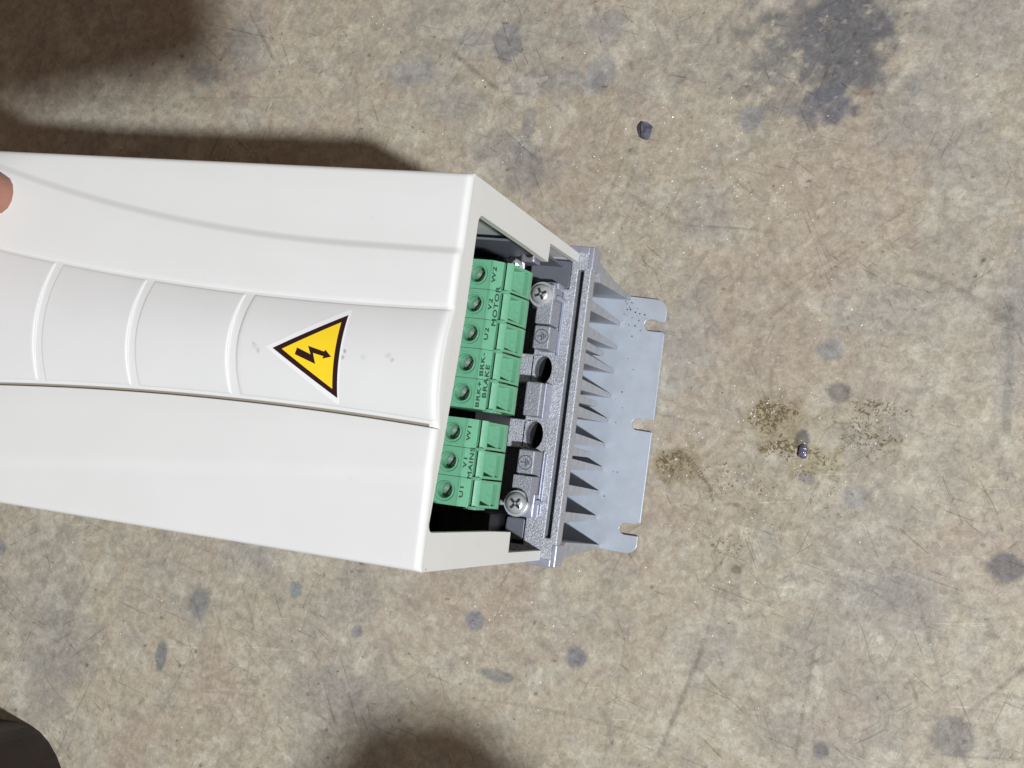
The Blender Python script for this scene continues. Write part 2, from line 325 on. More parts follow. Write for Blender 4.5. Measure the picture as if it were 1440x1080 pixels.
# hairline scratches running several ways
gate = tnoise(26, 3, 0)
for ang, ga, tone in ((12, .50, .72), (-38, .53, .74), (63, .52, .70), (-71, .50, .76), (35, .56, .68), (-8, .55, 1.22), (104, .56, 1.2)):
    m0 = n.new('ShaderNodeMapping'); m0.inputs['Rotation'].default_value = (0, 0, math.radians(ang)); l.new(t.outputs['Object'], m0.inputs['Vector'])
    mp = n.new('ShaderNodeMapping'); mp.inputs['Scale'].default_value = (14, 430, 1); mp.inputs['Location'].default_value = (ang*.37, ang*.11, ang)
    l.new(m0.outputs[0], mp.inputs['Vector'])
    q = n.new('ShaderNodeTexNoise'); q.inputs['Scale'].default_value = 1.; q.inputs['Detail'].default_value = 1.; l.new(mp.outputs[0], q.inputs['Vector'])
    thin = math_('LESS_THAN', math_('ABSOLUTE', math_('SUBTRACT', q.outputs['Fac'], .70 if tone < 1 else .29)), .014)
    g_ = tnoise(17+ang*.05, 2, 0); on = math_('GREATER_THAN', g_.outputs['Fac'], ga)
    m_f = math_('MULTIPLY', thin, on); x = n.new('ShaderNodeMixRGB'); x.blend_type = 'MULTIPLY'; l.new(m_f, x.inputs['Fac']); l.new(c1, x.inputs['Color1']); x.inputs['Color2'].default_value = (tone, tone, tone*.98, 1); c1 = x.outputs['Color']
# crisp oily speckles where the floor was dripped on
q1 = tnoise(560, 4, 1.0, .7); th = math_('SUBTRACT', .70, math_('MULTIPLY', ca.outputs['Alpha'], .25))
sp_ = math_('MULTIPLY', math_('MULTIPLY', math_('SUBTRACT', q1.outputs['Fac'], th), 18), math_('GREATER_THAN', ca.outputs['Alpha'], .04)); cl = n.new('ShaderNodeClamp'); l.new(sp_, cl.inputs[0])
x = n.new('ShaderNodeMixRGB'); l.new(math_('MULTIPLY', cl.outputs[0], .82), x.inputs['Fac']); l.new(c1, x.inputs['Color1']); x.inputs['Color2'].default_value = lin(92, 74, 36); c1 = x.outputs['Color']
# pinholes
q2 = tnoise(330, 2, 0, .5); ph_ = math_('GREATER_THAN', q2.outputs['Fac'], .735); x = n.new('ShaderNodeMixRGB'); l.new(math_('MULTIPLY', ph_, .6), x.inputs['Fac']); l.new(c1, x.inputs['Color1']); x.inputs['Color2'].default_value = lin(84, 76, 66); c1 = x.outputs['Color']
l.new(c1, p.inputs['Base Color'])
rr = n.new('ShaderNodeMapRange'); rr.inputs['From Min'].default_value = .35; rr.inputs['From Max'].default_value = .65; rr.inputs['To Min'].default_value = .30; rr.inputs['To Max'].default_value = .58
l.new(qa.outputs['Fac'], rr.inputs['Value']); l.new(rr.outputs[0], p.inputs['Roughness']); p.inputs['Specular IOR Level'].default_value = .4
hs_ = math_('ADD', math_('MULTIPLY', qa.outputs['Fac'], .8), math_('MULTIPLY', v1, .35))
bu = n.new('ShaderNodeBump'); bu.inputs['Strength'].default_value = .45; bu.inputs['Distance'].default_value = .0006; l.new(hs_, bu.inputs['Height']); l.new(bu.outputs['Normal'], p.inputs['Normal'])
me.materials.append(fm)
fl = bpy.data.objects.new('floor', me); COL.objects.link(fl); tag(fl, kind='structure', label='worn grey and beige concrete floor with stains and scratches')

# grit scattered over the floor
g = MB(); gr = np.random.default_rng(21)
def chip(x, y, r):
    z = .1; k = 5; vs = [(x+r*math.cos(a)*gr.uniform(.5, 1.1), y+r*math.sin(a)*gr.uniform(.4, 1.1), z) for a in np.linspace(0, 2*math.pi, k, endpoint=False)]
    vs.append((x+gr.uniform(-.2, .2)*r, y+gr.uniform(-.2, .2)*r, z+r*gr.uniform(.4, .9)))
    g.add(vs, [[i, (i+1) % k, k] for i in range(k)])
for k in range(260): chip(gr.uniform(-380, 200), gr.uniform(-220, 205), gr.uniform(.22, .5))
for cx, cy, s_, nn in [(20, 120, 40, 40), (70, 10, 30, 30), (10, -85, 50, 25), (-10, 130, 45, 45), (60, 0, 30, 40), (45, -30, 25, 30), (-50, -90, 45, 18), (40, 90, 40, 25), (-140, 190, 6, 4), (-45, -100, 5, 4), (68, 12, 5, 8)]:
    for k in range(nn): chip(cx+gr.normal()*s_, cy+gr.normal()*s_*.6, gr.uniform(.28, .62))
go = g.build('grit', [mat('pale_grit', (.92, .91, .88, 1), .15, .0, spec=.9)]); tag(go, 'tiny pale glinting grit scattered over the concrete floor', 'grit', kind='stuff')

def rock(name, c, r, m, seed, label, cat, flat=.6):
    b = bmesh.new(); bmesh.ops.create_icosphere(b, subdivisions=2, radius=1); q = np.random.default_rng(seed); ph = q.uniform(0, 6, 9)
    for v in b.verts:
        d = 1+.22*math.sin(3.1*v.co.x+ph[0])*math.cos(2.7*v.co.y+ph[1])+.16*math.sin(6*v.co.z+ph[2]+4*v.co.x)+.10*math.sin(11*v.co.y+ph[3])
        v.co = Vector((v.co.x*r[0]*d, v.co.y*r[1]*d, max(-.45, v.co.z*flat*d)*r[0]))
    k = MB(); k.bm(b); k.v = [(x+c[0], y+c[1], z+r[0]*.40) for x, y, z in k.v]
    o = k.build(name, m, origin=(c[0], c[1], 0), smooth=False); return tag(o, label, cat)
M_STONE = mat('slate_grey_stone', lin(84, 82, 94), .65, var=.45, vscale=500, bump=.8, bscale=700)
M_FLAKE = mat('bright_metal_flake', lin(150, 152, 175), .2, .8, var=.6, vscale=900, bump=1, bscale=900)
rock('pebble', (-1.2, 140), (3.2, 4.2), M_STONE, 3, 'small dark grey stone chip on the floor above the drive\'s plate', 'stone chip')
rock('metal_flake', (89, -3.6), (2.3, 3.4), M_FLAKE, 8, 'shiny bluish metal crumb lying among the brown oil stains', 'metal crumb')

# ------------------------------------------------------------------ the drive
drive = tag(empty('frequency_drive', (-165, 0, 0)), 'off-white frequency drive lying on its back, terminal end open, cast aluminium heatsink behind', 'frequency drive')
R_END = 2.2
DOME = 4.0
def drop(x):
    if x <= -R_END: return 0.
    t_ = min(1, (x+R_END)/R_END); return R_END*(1-math.sqrt(max(0, 1-t_*t_)))
def lim(v, m): return m - 4*math.log1p(math.exp(min(40, (m-v)/4))) + 0 if v < m+60 else m
def yU(x): return min(17.6+4.85e-4*(x+45)**2 if x < -45 else 17.6+5e-4*(x+45)**2, 33)
def yL(x): return -min(17.0+3.7e-4*(x+55)**2, 31)
def ySU(x): return min(37.2+8.8e-4*(x+35)**2 if x < -35 else 37.2+.0*(x), 59.0)
def ySL(x): return -min(33+.08*abs(x)+1e-4*x*x, 57)
def sst(a): a = max(0, min(1, a)); return a*a*(3-2*a)
xc = [-330+8*i for i in range(17)]; xc = [x for x in xc if x < -200] + list(np.arange(-200, -3.0, 1.5)) + [-3, -2.2] + [-R_END*(1-math.sin(a)) for a in np.linspace(0, math.pi/2, 8)]
cv = MB(); cols = []
VW = 1.7
for x in xc:
    rows = []
    for a in np.linspace(0, 90, 6): rows.append((-62.5+1.8*(1-math.cos(math.radians(a))), 208.4+1.8*math.sin(math.radians(a))))
    s0 = ySL(x)
    for t_ in (.25, .5, .75): rows.append((-60.7+(s0-3.4+60.7)*t_, 210.2+1.0*t_))
    fade = .55
    for t_ in np.linspace(0, 1, 9): rows.append((s0-3.4+6.8*t_, 211.2+.8*sst(t_)))
    v0 = yL(x)
    for t_ in (.3, .65): rows.append((s0+3.4+(v0-.5-s0-3.4)*t_, 212))
    rows += [(v0-.55, 212), (v0-.32, 211.93), (v0-.2, 211.75), (v0-.14, 211.5), (v0-.10, 210.4), (v0+.86, 210.4), (v0+.95, 211.2)]
    u0 = yU(x)
    rows += [(v0+1.0+(u0+VW-.8-v0-1.0)*q_, 211.2+DOME*(1-(2*q_-1)**2)*.94) for q_ in np.linspace(.02, .98, 25)]
    rows += [(u0+VW-.7, 211.2), (u0+VW-.35, 211.35), (u0+VW, 211.8), (u0+VW+.25, 211.95), (u0+VW+.6, 212)]
    s1 = ySU(x)
    for t_ in (.35, .7): rows.append((u0+VW+.6+(s1-1.7-u0-VW-.6)*t_, 212))
    for t_ in np.linspace(0, 1, 9): rows.append((s1-1.7+3.4*t_, 212-1.35*sst(t_)))
    e0 = max(s1+2.5, 60.7) if s1+2.5 > 60.7 else 60.7
    for t_ in (.33, .66): rows.append((min(s1+1.7, 60.6)+(60.7-min(s1+1.7, 60.6))*t_, 210.65-.4*t_))
    for a in np.linspace(90, 0, 6): rows.append((62.5-1.8*(1-math.cos(math.radians(a))), 208.4+1.8*math.sin(math.radians(a))))
    yy = [r[0] for r in rows]
    for i in range(1, len(rows)):
        if yy[i] <= yy[i-1]: yy[i] = yy[i-1]+.01
    dr = drop(x); cols.append([(x, yy[i], (rows[i][1]-dr) if rows[i][1] > 208.6 else rows[i][1]-dr*.3) for i in range(len(rows))])
m_ = len(cols[0]); vs = [p_ for c_ in cols for p_ in c_]; fs = []
for i in range(len(cols)-1):
    for j in range(m_-1): fs.append([i*m_+j, (i+1)*m_+j, (i+1)*m_+j+1, i*m_+j+1])
cv.add(vs, fs)
GZ = [k for k, f_ in enumerate(fs) if max(vs[i][2] for i in f_) < 210.45 and min(vs[i][2] for i in f_) > 209.5 and abs(vs[f_[0]][1]) < 40 and vs[f_[0]][1] < 0 and vs[f_[0]][0] < -3]
for k in GZ: cv.mi[k] = 1
# skirt closing the rounded end down to the end frame
last = cols[-1]; cv.add([(0, y_, z_) for _, y_, z_ in last]+[(0, y_, min(z_-.01, 207.9)) for _, y_, z_ in last], [[j, j+1, m_+j+1, m_+j] for j in range(m_-1)])
# side walls
cv.box(-330, -2.4, -62.5, -60.3, 86, 208.1); cv.box(-330, -2.4, 60.3, 62.5, 86, 208.1); cv.box(-330, -2.4, -60.3, 60.3, 205.2, 207.6); cv.box(-330, -328, -60.3, 60.3, 86, 205.2)
# end frame with its stepped opening
def arc(cx, cy, r, a0, a1, k=7): return [(cx+r*math.cos(math.radians(a)), cy+r*math.sin(math.radians(a))) for a in np.linspace(a0, a1, k)]
fr = [(62.5, 85.6), (62.5, 207.95), (-62.5, 207.95), (-62.5, 86.6)] + arc(-61.2, 86.6+1.2, 1.3, 200, 270, 3)[1:] + [(-58.7, 86.5), (-58.5, 127.2), (-50.9, 127.6), (-50.5, 150)]
fr += arc(-47.2, 204.3-.2, 3.2, 180, 100) + [(-20, 204.0), (5, 201.4), (20, 200.3), (34, 200.1)] + arc(48.5, 196.8, 3.2, 84, 0) + [(51.6, 150), (51.2, 124.8), (58.4, 124.6), (58.9, 86.6), (60.2, 85.6)]
cv.prism(fr, 0, -2.4, 0)
cover = cv.build('cover', [M_WHITE, M_GROOVE], drive, smooth=True, angle=38)
cover['label'] = 'off-white plastic cover with wavy front and open end'

# raised panels between the curved bars of the front
def panel(x0, x1, bend0, bend1, name='front_panel'):
    k = MB(); NU, NV = 44, 34; T = np.linspace(-1, 1, NV)
    T = np.concatenate([[-1, -.985, -.96], T[2:-2], [.96, .985, 1]])
    grid = []
    U = np.concatenate([[0, .006, .014], np.linspace(.03, .97, NU), [.986, .994, 1]])
    for u in U:
        row = []
        for s_ in T:
            xl = x0-1.6*(1-s_*s_)*bend0; xr = x1-1.6*(1-s_*s_)*bend1; x = xl+(xr-xl)*u
            lo_, hi_ = yL(x)+1.9, yU(x); y = lo_+(hi_-lo_)*(s_+1)/2
            row.append((x, y, pz(x, y)-edge(u, s_)-drop(x)))
        grid.append(row)
    nv = len(T); vs = [p_ for r_ in grid for p_ in r_]; fs = []
    for i in range(len(grid)-1):
        for j in range(nv-1): fs.append([i*nv+j, (i+1)*nv+j, (i+1)*nv+j+1, i*nv+j+1])
    bd = [j for j in range(nv)] + [i*nv+nv-1 for i in range(1, len(grid))] + [(len(grid)-1)*nv+j for j in range(nv-2, -1, -1)] + [i*nv for i in range(len(grid)-2, 0, -1)]
    o_ = len(vs); vs += [(vs[i][0], vs[i][1], vs[i][2]-1.6 if vs[i][0] < -2 else 208.0) for i in bd]
    for q in range(len(bd)): fs.append([bd[q], bd[(q+1) % len(bd)], o_+(q+1) % len(bd), o_+q])
    k.add(vs, fs); c_ = (x0+x1)/2
    return k.build(name, M_PANEL, drive, smooth=True, angle=40)
def pz(x, y):
    a, b = yL(x)+1.9, yU(x); s_ = max(-1, min(1, 2*(y-a)/(b-a)-1)); return 211.95+DOME*(1-s_*s_)
def edge(u, s_): 
    return .28 if (u in (0, 1) or abs(s_) == 1) else (.08 if (u < .01 or u > .99 or abs(s_) > .98) else 0)
for x0, x1, b0, b1 in [(-226, -190.3, 1, 1), (-187.1, -150.6, 1, 1), (-147.2, -112.2, 1, 1), (-108.9, -73.3, 1, 1), (-69.8, -.35, 1, 0)]: panel(x0, x1, b0, b1)

# warning sticker
def patch(poly, off, m, name, parent, thick=.08, res=1.2):
    b = bmesh.new(); vv = [b.verts.new((x, y, 0)) for x, y in poly]; f_ = b.faces.new(vv); bmesh.ops.triangulate(b, faces=[f_])
    for it in range(12):
        es = [e for e in b.edges if e.calc_length() > res]
        if not es: break
        bmesh.ops.subdivide_edges(b, edges=es, cuts=1); bmesh.ops.triangulate(b, faces=b.faces[:])
    for v in b.verts: v.co.z = pz(v.co.x, v.co.y)+off
    r_ = bmesh.ops.extrude_face_region(b, geom=b.faces[:])
    for e in r_['geom']:
        if isinstance(e, bmesh.types.BMVert): e.co.z -= thick
    k = MB(); k.bm(b); cx = sum(p_[0] for p_ in poly)/len(poly); cy = sum(p_[1] for p_ in poly)/len(poly)
    return k.build(name, m, parent, origin=(cx, cy, 213))
def tri(g_):
    P3 = [Vector((-58.0, .9)), Vector((-34.0, 13.9)), Vector((-34.1, -12.6))]; c_ = (P3[0]+P3[1]+P3[2])/3
    return [tuple(c_+(p_-c_)*g_) for p_ in P3]
st = patch([(-60.6, 1.1), (-34.1, 15.9), (-33.5, 15.3), (-33.7, -13.9), (-34.3, -14.5)], .10, M_STW, 'warning_sticker', drive); st['label'] = 'yellow and black triangular high voltage sticker with white margin'
patch([tuple(Vector(p_)) for p_ in tri(1.0)], .13, M_BLK, 'black_border', st, .02)
patch([(-54.6, .9), (-35.7, 11.3), (-35.8, -9.9)], .16, M_YEL, 'yellow_field', st, .02)
patch([(-49.2, 1.8), (-44.1, .1), (-45.4, 2.7), (-39.5, 1.4), (-39.1, 2.0), (-36.8, .0), (-39.8, -.9), (-39.5, -.1), (-43.3, .6), (-42.1, -2.8), (-49.7, -.4)], .19, M_BLK, 'lightning_bolt', st, .02)

# heatsink casting
def relief(k, xs_, ys_, H, z0, skip=()):
    nx_, ny_ = len(xs_)-1, len(ys_)-1
    for i in range(nx_):
        for j in range(ny_):
            h = H[i][j]
            if (i, j) in skip: continue
            a, b_, c_, d_ = xs_[i], xs_[i+1], ys_[j], ys_[j+1]
            k.add([(a, c_, h), (b_, c_, h), (b_, d_, h), (a, d_, h)], [[0, 1, 2, 3]])
    def hh(i, j): return H[i][j] if 0 <= i < nx_ and 0 <= j < ny_ else z0
    for i in range(nx_+1):
        for j in range(ny_):
            p_, q_ = hh(i-1, j), hh(i, j)
            if abs(p_-q_) > 1e-6: k.add([(xs_[i], ys_[j], p_), (xs_[i], ys_[j+1], p_), (xs_[i], ys_[j+1], q_), (xs_[i], ys_[j], q_)], [[0, 1, 2, 3]])
    for i in range(nx_):
        for j in range(ny_+1):
            p_, q_ = hh(i, j-1), hh(i, j)
            if abs(p_-q_) > 1e-6: k.add([(xs_[i], ys_[j], p_), (xs_[i+1], ys_[j], p_), (xs_[i+1], ys_[j], q_), (xs_[i], ys_[j], q_)], [[0, 1, 2, 3]])
hs = MB()
X_ = [-330, -40, -17.5, -14, -8.2, -4.2, -2.6, .5, 2.9, 6.0]
Y_ = [-64.6, -60, -57.5, -56.2, -53.4, -46.4, -18.8, -7.2, 7.9, 19.7, 47.6, 55.8, 59.7, 65.4]
H = [[86.0]*(len(Y_)-1) for _ in range(len(X_)-1)]
for i in range(len(X_)-1):
    for j in range(len(Y_)-1):
        xm, ym = (X_[i]+X_[i+1])/2, (Y_[j]+Y_[j+1])/2
        if ym > 47.6 and ym < 59.7 and xm < -2.6 and xm > -40: H[i][j] = 70
        if ym < -46.4 and ym > -57.5 and xm < -8.2 and xm > -40: H[i][j] = 72
        if -40 < xm < -14 and (-46.4 < ym < -18.8 or -7.2 < ym < 7.9 or 19.7 < ym < 47.6): H[i][j] = 70
        if .5 < xm < 3.0 and -53.4 < ym < 55.8: H[i][j] = 76
holes = [(-8.9, 13.8, -14, -4.2, 7.9, 19.7), (-9.1, -13.0, -14, -4.2, -18.8, -7.2)]
skip = [(X_.index(-14), Y_.index(7.9)), (X_.index(-8.2), Y_.index(7.9)), (X_.index(-14), Y_.index(-18.8)), (X_.index(-8.2), Y_.index(-18.8))]
relief(hs, X_, Y_, H, 82.0, skip)
for cx, cy, a, b_, c_, d_ in holes:
    N = 48; E_ = []; Q_ = []
    for i in range(N):
        an = 2*math.pi*i/N; dx, dy = math.cos(an), math.sin(an); E_.append((cx+3.6*dx, cy+5.6*dy, 86))
        t1 = min(((b_ if dx > 0 else a)-cx)/dx if abs(dx) > 1e-9 else 1e9, ((d_ if dy > 0 else c_)-cy)/dy if abs(dy) > 1e-9 else 1e9)
        Q_.append((min(max(cx+dx*t1, a), b_), min(max(cy+dy*t1, c_), d_), 86))
    for qx, qy in ((a, c_), (b_, c_), (b_, d_), (a, d_)):
        j = min(range(N), key=lambda i: (Q_[i][0]-qx)**2+(Q_[i][1]-qy)**2); Q_[j] = (qx, qy, 86)
    hs.add(E_+Q_, [[i, (i+1) % N, N+(i+1) % N, N+i] for i in range(N)])
# skirt of the flange: outer wall steps
for s_, yo in ((1, 65.4), (-1, -64.6)):
    hs.box(-330, 5.6, min(yo, yo-s_*3), max(yo, yo-s_*3), 76, 82.0)
hs.box(3.2, 5.95, -61.6, 62.4, 80.6, 82.0); hs.prism([(5.9, 80.6), (2.0, 80.6), (-1.2, 59), (.1, 59)], 1, -62, 62.5); hs.box(-328, -.9, -62, 62.4, 59.3, 66)
casting = hs.build('heatsink_base', M_CAST, drive, bevel=.45); casting['label'] = 'rough cast aluminium base with grooved end flange'
# smooth sidewalls: draft-shaped end walls (outermost fins)
for s_ in (1, -1):
    yo = 65.4 if s_ > 0 else -64.6
    k = MB(); pr = [(yo, 72), (yo-s_*3.2, 72), (yo-s_*3.8, 66), (s_*55.5, 59.3), (s_*57.6, 2.8), (s_*59.6, 2.8), (s_*60.8, 35), (yo-s_*1.8, 62)]
    k.prism(pr, 0, -327, 2.6 if s_ > 0 else 2.2)
    o = k.build('heatsink_side', M_FIN, drive, bevel=.4, origin=(-160, s_*60, 35))
    k = MB(); k.box(4.2, 6.4, min(yo+s_*.25, yo-s_*9.0), max(yo+s_*.25, yo-s_*9.0), 75.5, 86.2); k.box(-6, 4.4, min(yo+s_*.25, yo-s_*3), max(yo+s_*.25, yo-s_*3), 73, 86.2); k.build('flange_corner', M_CASTS, drive, bevel=.5, origin=(0, yo, 80))
# fins, each its own piece
k = MB(); k.prism([(-2.5, 60.5), (2.5, 60.5), (1.8, 34), (.95, 4.0), (.45, 3.1), (-.45, 3.1), (-.95, 4.0), (-1.8, 34)], 0, -326, -.9)
fin0 = k.build('fin', M_FIN, drive, bevel=.25)
FY = [46.2, 34.7, 23.3, 11.7, 0, -11.6, -22.6, -33.8, -45.4]
rf = np.random.default_rng(9)
for i, y in enumerate(FY):
    o = fin0 if i == 0 else fin0.copy()
    if i: COL.objects.link(o)
    o.location = fin0.location if i else o.location
    o.location = (o.location.x+(rf.uniform(-.25, .25))*MM if i else o.location.x, y*MM, o.location.z); 
# short ribs seen between some of the upper fins
k = MB(); k.prism([(-2.0, 60), (2.0, 60), (1.3, 27), (.7, 24), (-.7, 24), (-1.3, 27)], 0, -324, -1.3); rib0 = k.build('short_fin', M_FIN, drive, bevel=.25)
for i, y in enumerate([28.9, 5.8, -17.1]):
    o = rib0 if i == 0 else rib0.copy()
    if i: COL.objects.link(o)
    o.location.y = y*MM
# raised lugs
def lug(poly, z1, m=M_LUG, bev=.6):
    k = MB(); k.prism(poly, 2, 85.5, z1); xs2 = [p_[0] for p_ in poly]; ys2 = [p_[1] for p_ in poly]
    return k.build('lug', m, drive, bevel=bev, origin=(sum(xs2)/len(xs2), sum(ys2)/len(ys2), 90))
def tp(x0, x1, y0, y1): return [(x0, y0), (x1, y0), (x1, y1), (x0, y1)]
lug(tp(-11.1, -4.4, 21, 30.4), 97.6); lug(tp(-11.3, -4.6, 31.0, 47.2), 98.0); lug(tp(-11.4, -4.7, -6, 7.6), 98)
lug(tp(-11.0, -4.2, -29.0, -19.5), 97.6)
sx, sy = -10.2, -41.2
cut = [(sx+5.9*math.cos(math.radians(a)), sy+6.4*math.sin(math.radians(a))) for a in np.linspace(105, 0, 9)]
lug([(-12.0, -29.8), (-12.0, cut[0][1]+.0)]+[c_ for c_ in cut if c_[0] < -4.4]+[(-4.3, cut[-1][1]+.3), (-4.3, -29.8)], 97.2)
lug(tp(-14.6, -3.8, -46.2, -36.5), 91.5, M_CASTS); lug(tp(-15.5, -8, 37.8, 48.3), 91.5, M_CASTS)
k = MB(); k.box(-4.4, -3.0, 20, 47.4, 85.5, 86.9, .3); k.box(-4.7, -3.9, -6.4, 7.9, 85.5, 94.5, .3); k.build('lug_foot', M_CASTS, drive, origin=(-4, 20, 86))
k = MB(); k.box(-3.9, -3.2, -46, -19, 85.5, 87.2, .2); k.box(-2.9, -2.3, -45, -20, 85.5, 86.5, .2); k.build('lug_foot', M_CASTS, drive, origin=(-4, -30, 86))
# cut recesses: bright upper walls, lower walls and floor coloured dark as shade
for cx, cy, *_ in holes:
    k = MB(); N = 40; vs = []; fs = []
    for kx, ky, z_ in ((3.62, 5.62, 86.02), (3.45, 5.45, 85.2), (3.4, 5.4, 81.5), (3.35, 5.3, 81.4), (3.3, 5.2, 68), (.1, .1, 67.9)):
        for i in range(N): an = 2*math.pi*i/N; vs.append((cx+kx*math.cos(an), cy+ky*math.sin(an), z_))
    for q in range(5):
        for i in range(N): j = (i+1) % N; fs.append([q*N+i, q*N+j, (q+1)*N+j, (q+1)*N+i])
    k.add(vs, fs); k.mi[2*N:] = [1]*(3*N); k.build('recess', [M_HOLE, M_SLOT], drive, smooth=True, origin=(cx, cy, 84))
# smooth pocket floors
k = MB(); k.prism([(-20, 59.3), (-2.8, 59.3), (-2.8, 48.0), (-8, 46.4), (-20, 50.5)], 2, 68, 85.6); o = k.build('pocket', mat('pocket_metal', lin(112, 114, 122), .45, .3, var=.06, vscale=100), drive, bevel=.5, origin=(-14, 54, 78)); M_POCK = o.data.materials[0]
k = MB(); k.prism([(-17.0, -47), (-8.6, -47), (-8.4, -55.9), (-17.4, -55.9)], 2, 68, 84.4); k.build('pocket', M_POCK, drive, bevel=.8, origin=(-12, -51, 78))
# earth symbols embossed on two lugs
def earth(cx, cy, z_, s_=1.0, flip=1):
    k = MB(); N = 36; R0 = 2.75*s_
    k.tube([(cx+R0*math.cos(2*math.pi*i/N), cy+R0*math.sin(2*math.pi*i/N), z_) for i in range(N+1)], .2, 6)
    k.box(cx-.18, cx+.18, cy-.1, cy+2.0, z_-.2, z_+.22)
    for w, yy_ in ((1.7, -.1), (1.15, -.8), (.6, -1.5)): k.box(cx-w, cx+w, cy+yy_-.16, cy+yy_+.16, z_-.2, z_+.22)
    k.v = [(cx-(y_-cy), cy+(x_-cx), zz) for x_, y_, zz in k.v]
    k.build('earth_symbol', mat('embossed_edge', lin(108, 106, 116), .5, .3) if 'embossed_edge' not in bpy.data.materials else bpy.data.materials['embossed_edge'], drive, origin=(cx, cy, z_))
earth(-7.6, 26.0, 97.65); earth(-7.6, -24.6, 97.65)
# earth screws with washers
def screw(cx, cy, z_, r=4.3, wr=5.2, ax=(0, 0, 1), rot=20, parent=drive, cross=True):
    ax = Vector(ax).normalized(); q = Vector((0, 0, 1)).rotation_difference(ax)
    e = MB(); e.lathe([(wr*.6, 0), (wr, 0), (wr, .9), (r*.8, .95)], (cx, cy, z_), 40, ax); 
    e.lathe([(r*.98, .95), (r*1.02, 1.4), (r, 2.2), (r*.93, 3.0), (r*.78, 3.7), (r*.55, 4.15), (r*.5, 4.2)], (cx, cy, z_), 40, ax)
    o_ = e.build('screw', M_STEEL, parent, smooth=True, origin=(cx, cy, z_), angle=40)
    if cross:
        h = MB()
        for a in (rot, rot+90):
            A = math.radians(a); d_ = Vector((math.cos(A), math.sin(A), 0)); p_ = Vector((-math.sin(A), math.cos(A), 0))
            pts = []
            for sa, sb in ((-.6, -.13), (.6, -.13), (.6, .13), (-.6, .13)): pts.append(q @ (d_*sa*r+p_*sb*r+Vector((0, 0, 4.22))) + Vector((cx, cy, z_)))
            lo2 = [p2-ax*1.2 for p2 in pts]
            h.add(pts+lo2, [[0, 1, 2, 3], [0, 1, 5, 4], [1, 2, 6, 5], [2, 3, 7, 6], [3, 0, 4, 7]])
        h.build('cross_recess', M_SLOT, o_, origin=(cx, cy, z_+4))
        c2 = MB(); c2.lathe([(r*.12, 4.22), (r*.1, 4.3)], (cx, cy, z_), 12, ax); c2.build('recess_centre', M_STEEL, o_, origin=(cx, cy, z_+4))
    return o_
screw(-9.6, 42.6, 97.2, 4.1, 5.2, (.10, -.02, 1), 25)
screw(-10.2, -41.2, 93.5, 4.3, 5.2, (.12, .02, 1), 50)
k = MB(); k.box(-9.5, -4.2, 45.9, 48.6, 86, 94.5, .6); k.build('screw_boss', M_CASTS, drive, origin=(-8, 47, 90))
k = MB(); k.lathe([(1.1, 0), (1.1, 8.5), (.7, 9)], (-3.7, 42.3, 86), 16); k.build('locating_pin', M_CASTS, drive, smooth=True, origin=(-3, 42, 86)); k = MB(); k.lathe([(1.0, 0), (1.0, 4.0), (.8, 4.4)], (-2.9, -39.7, 86), 16); k.build('locating_pin', M_CASTS, drive, smooth=True, origin=(-3, -40, 86))

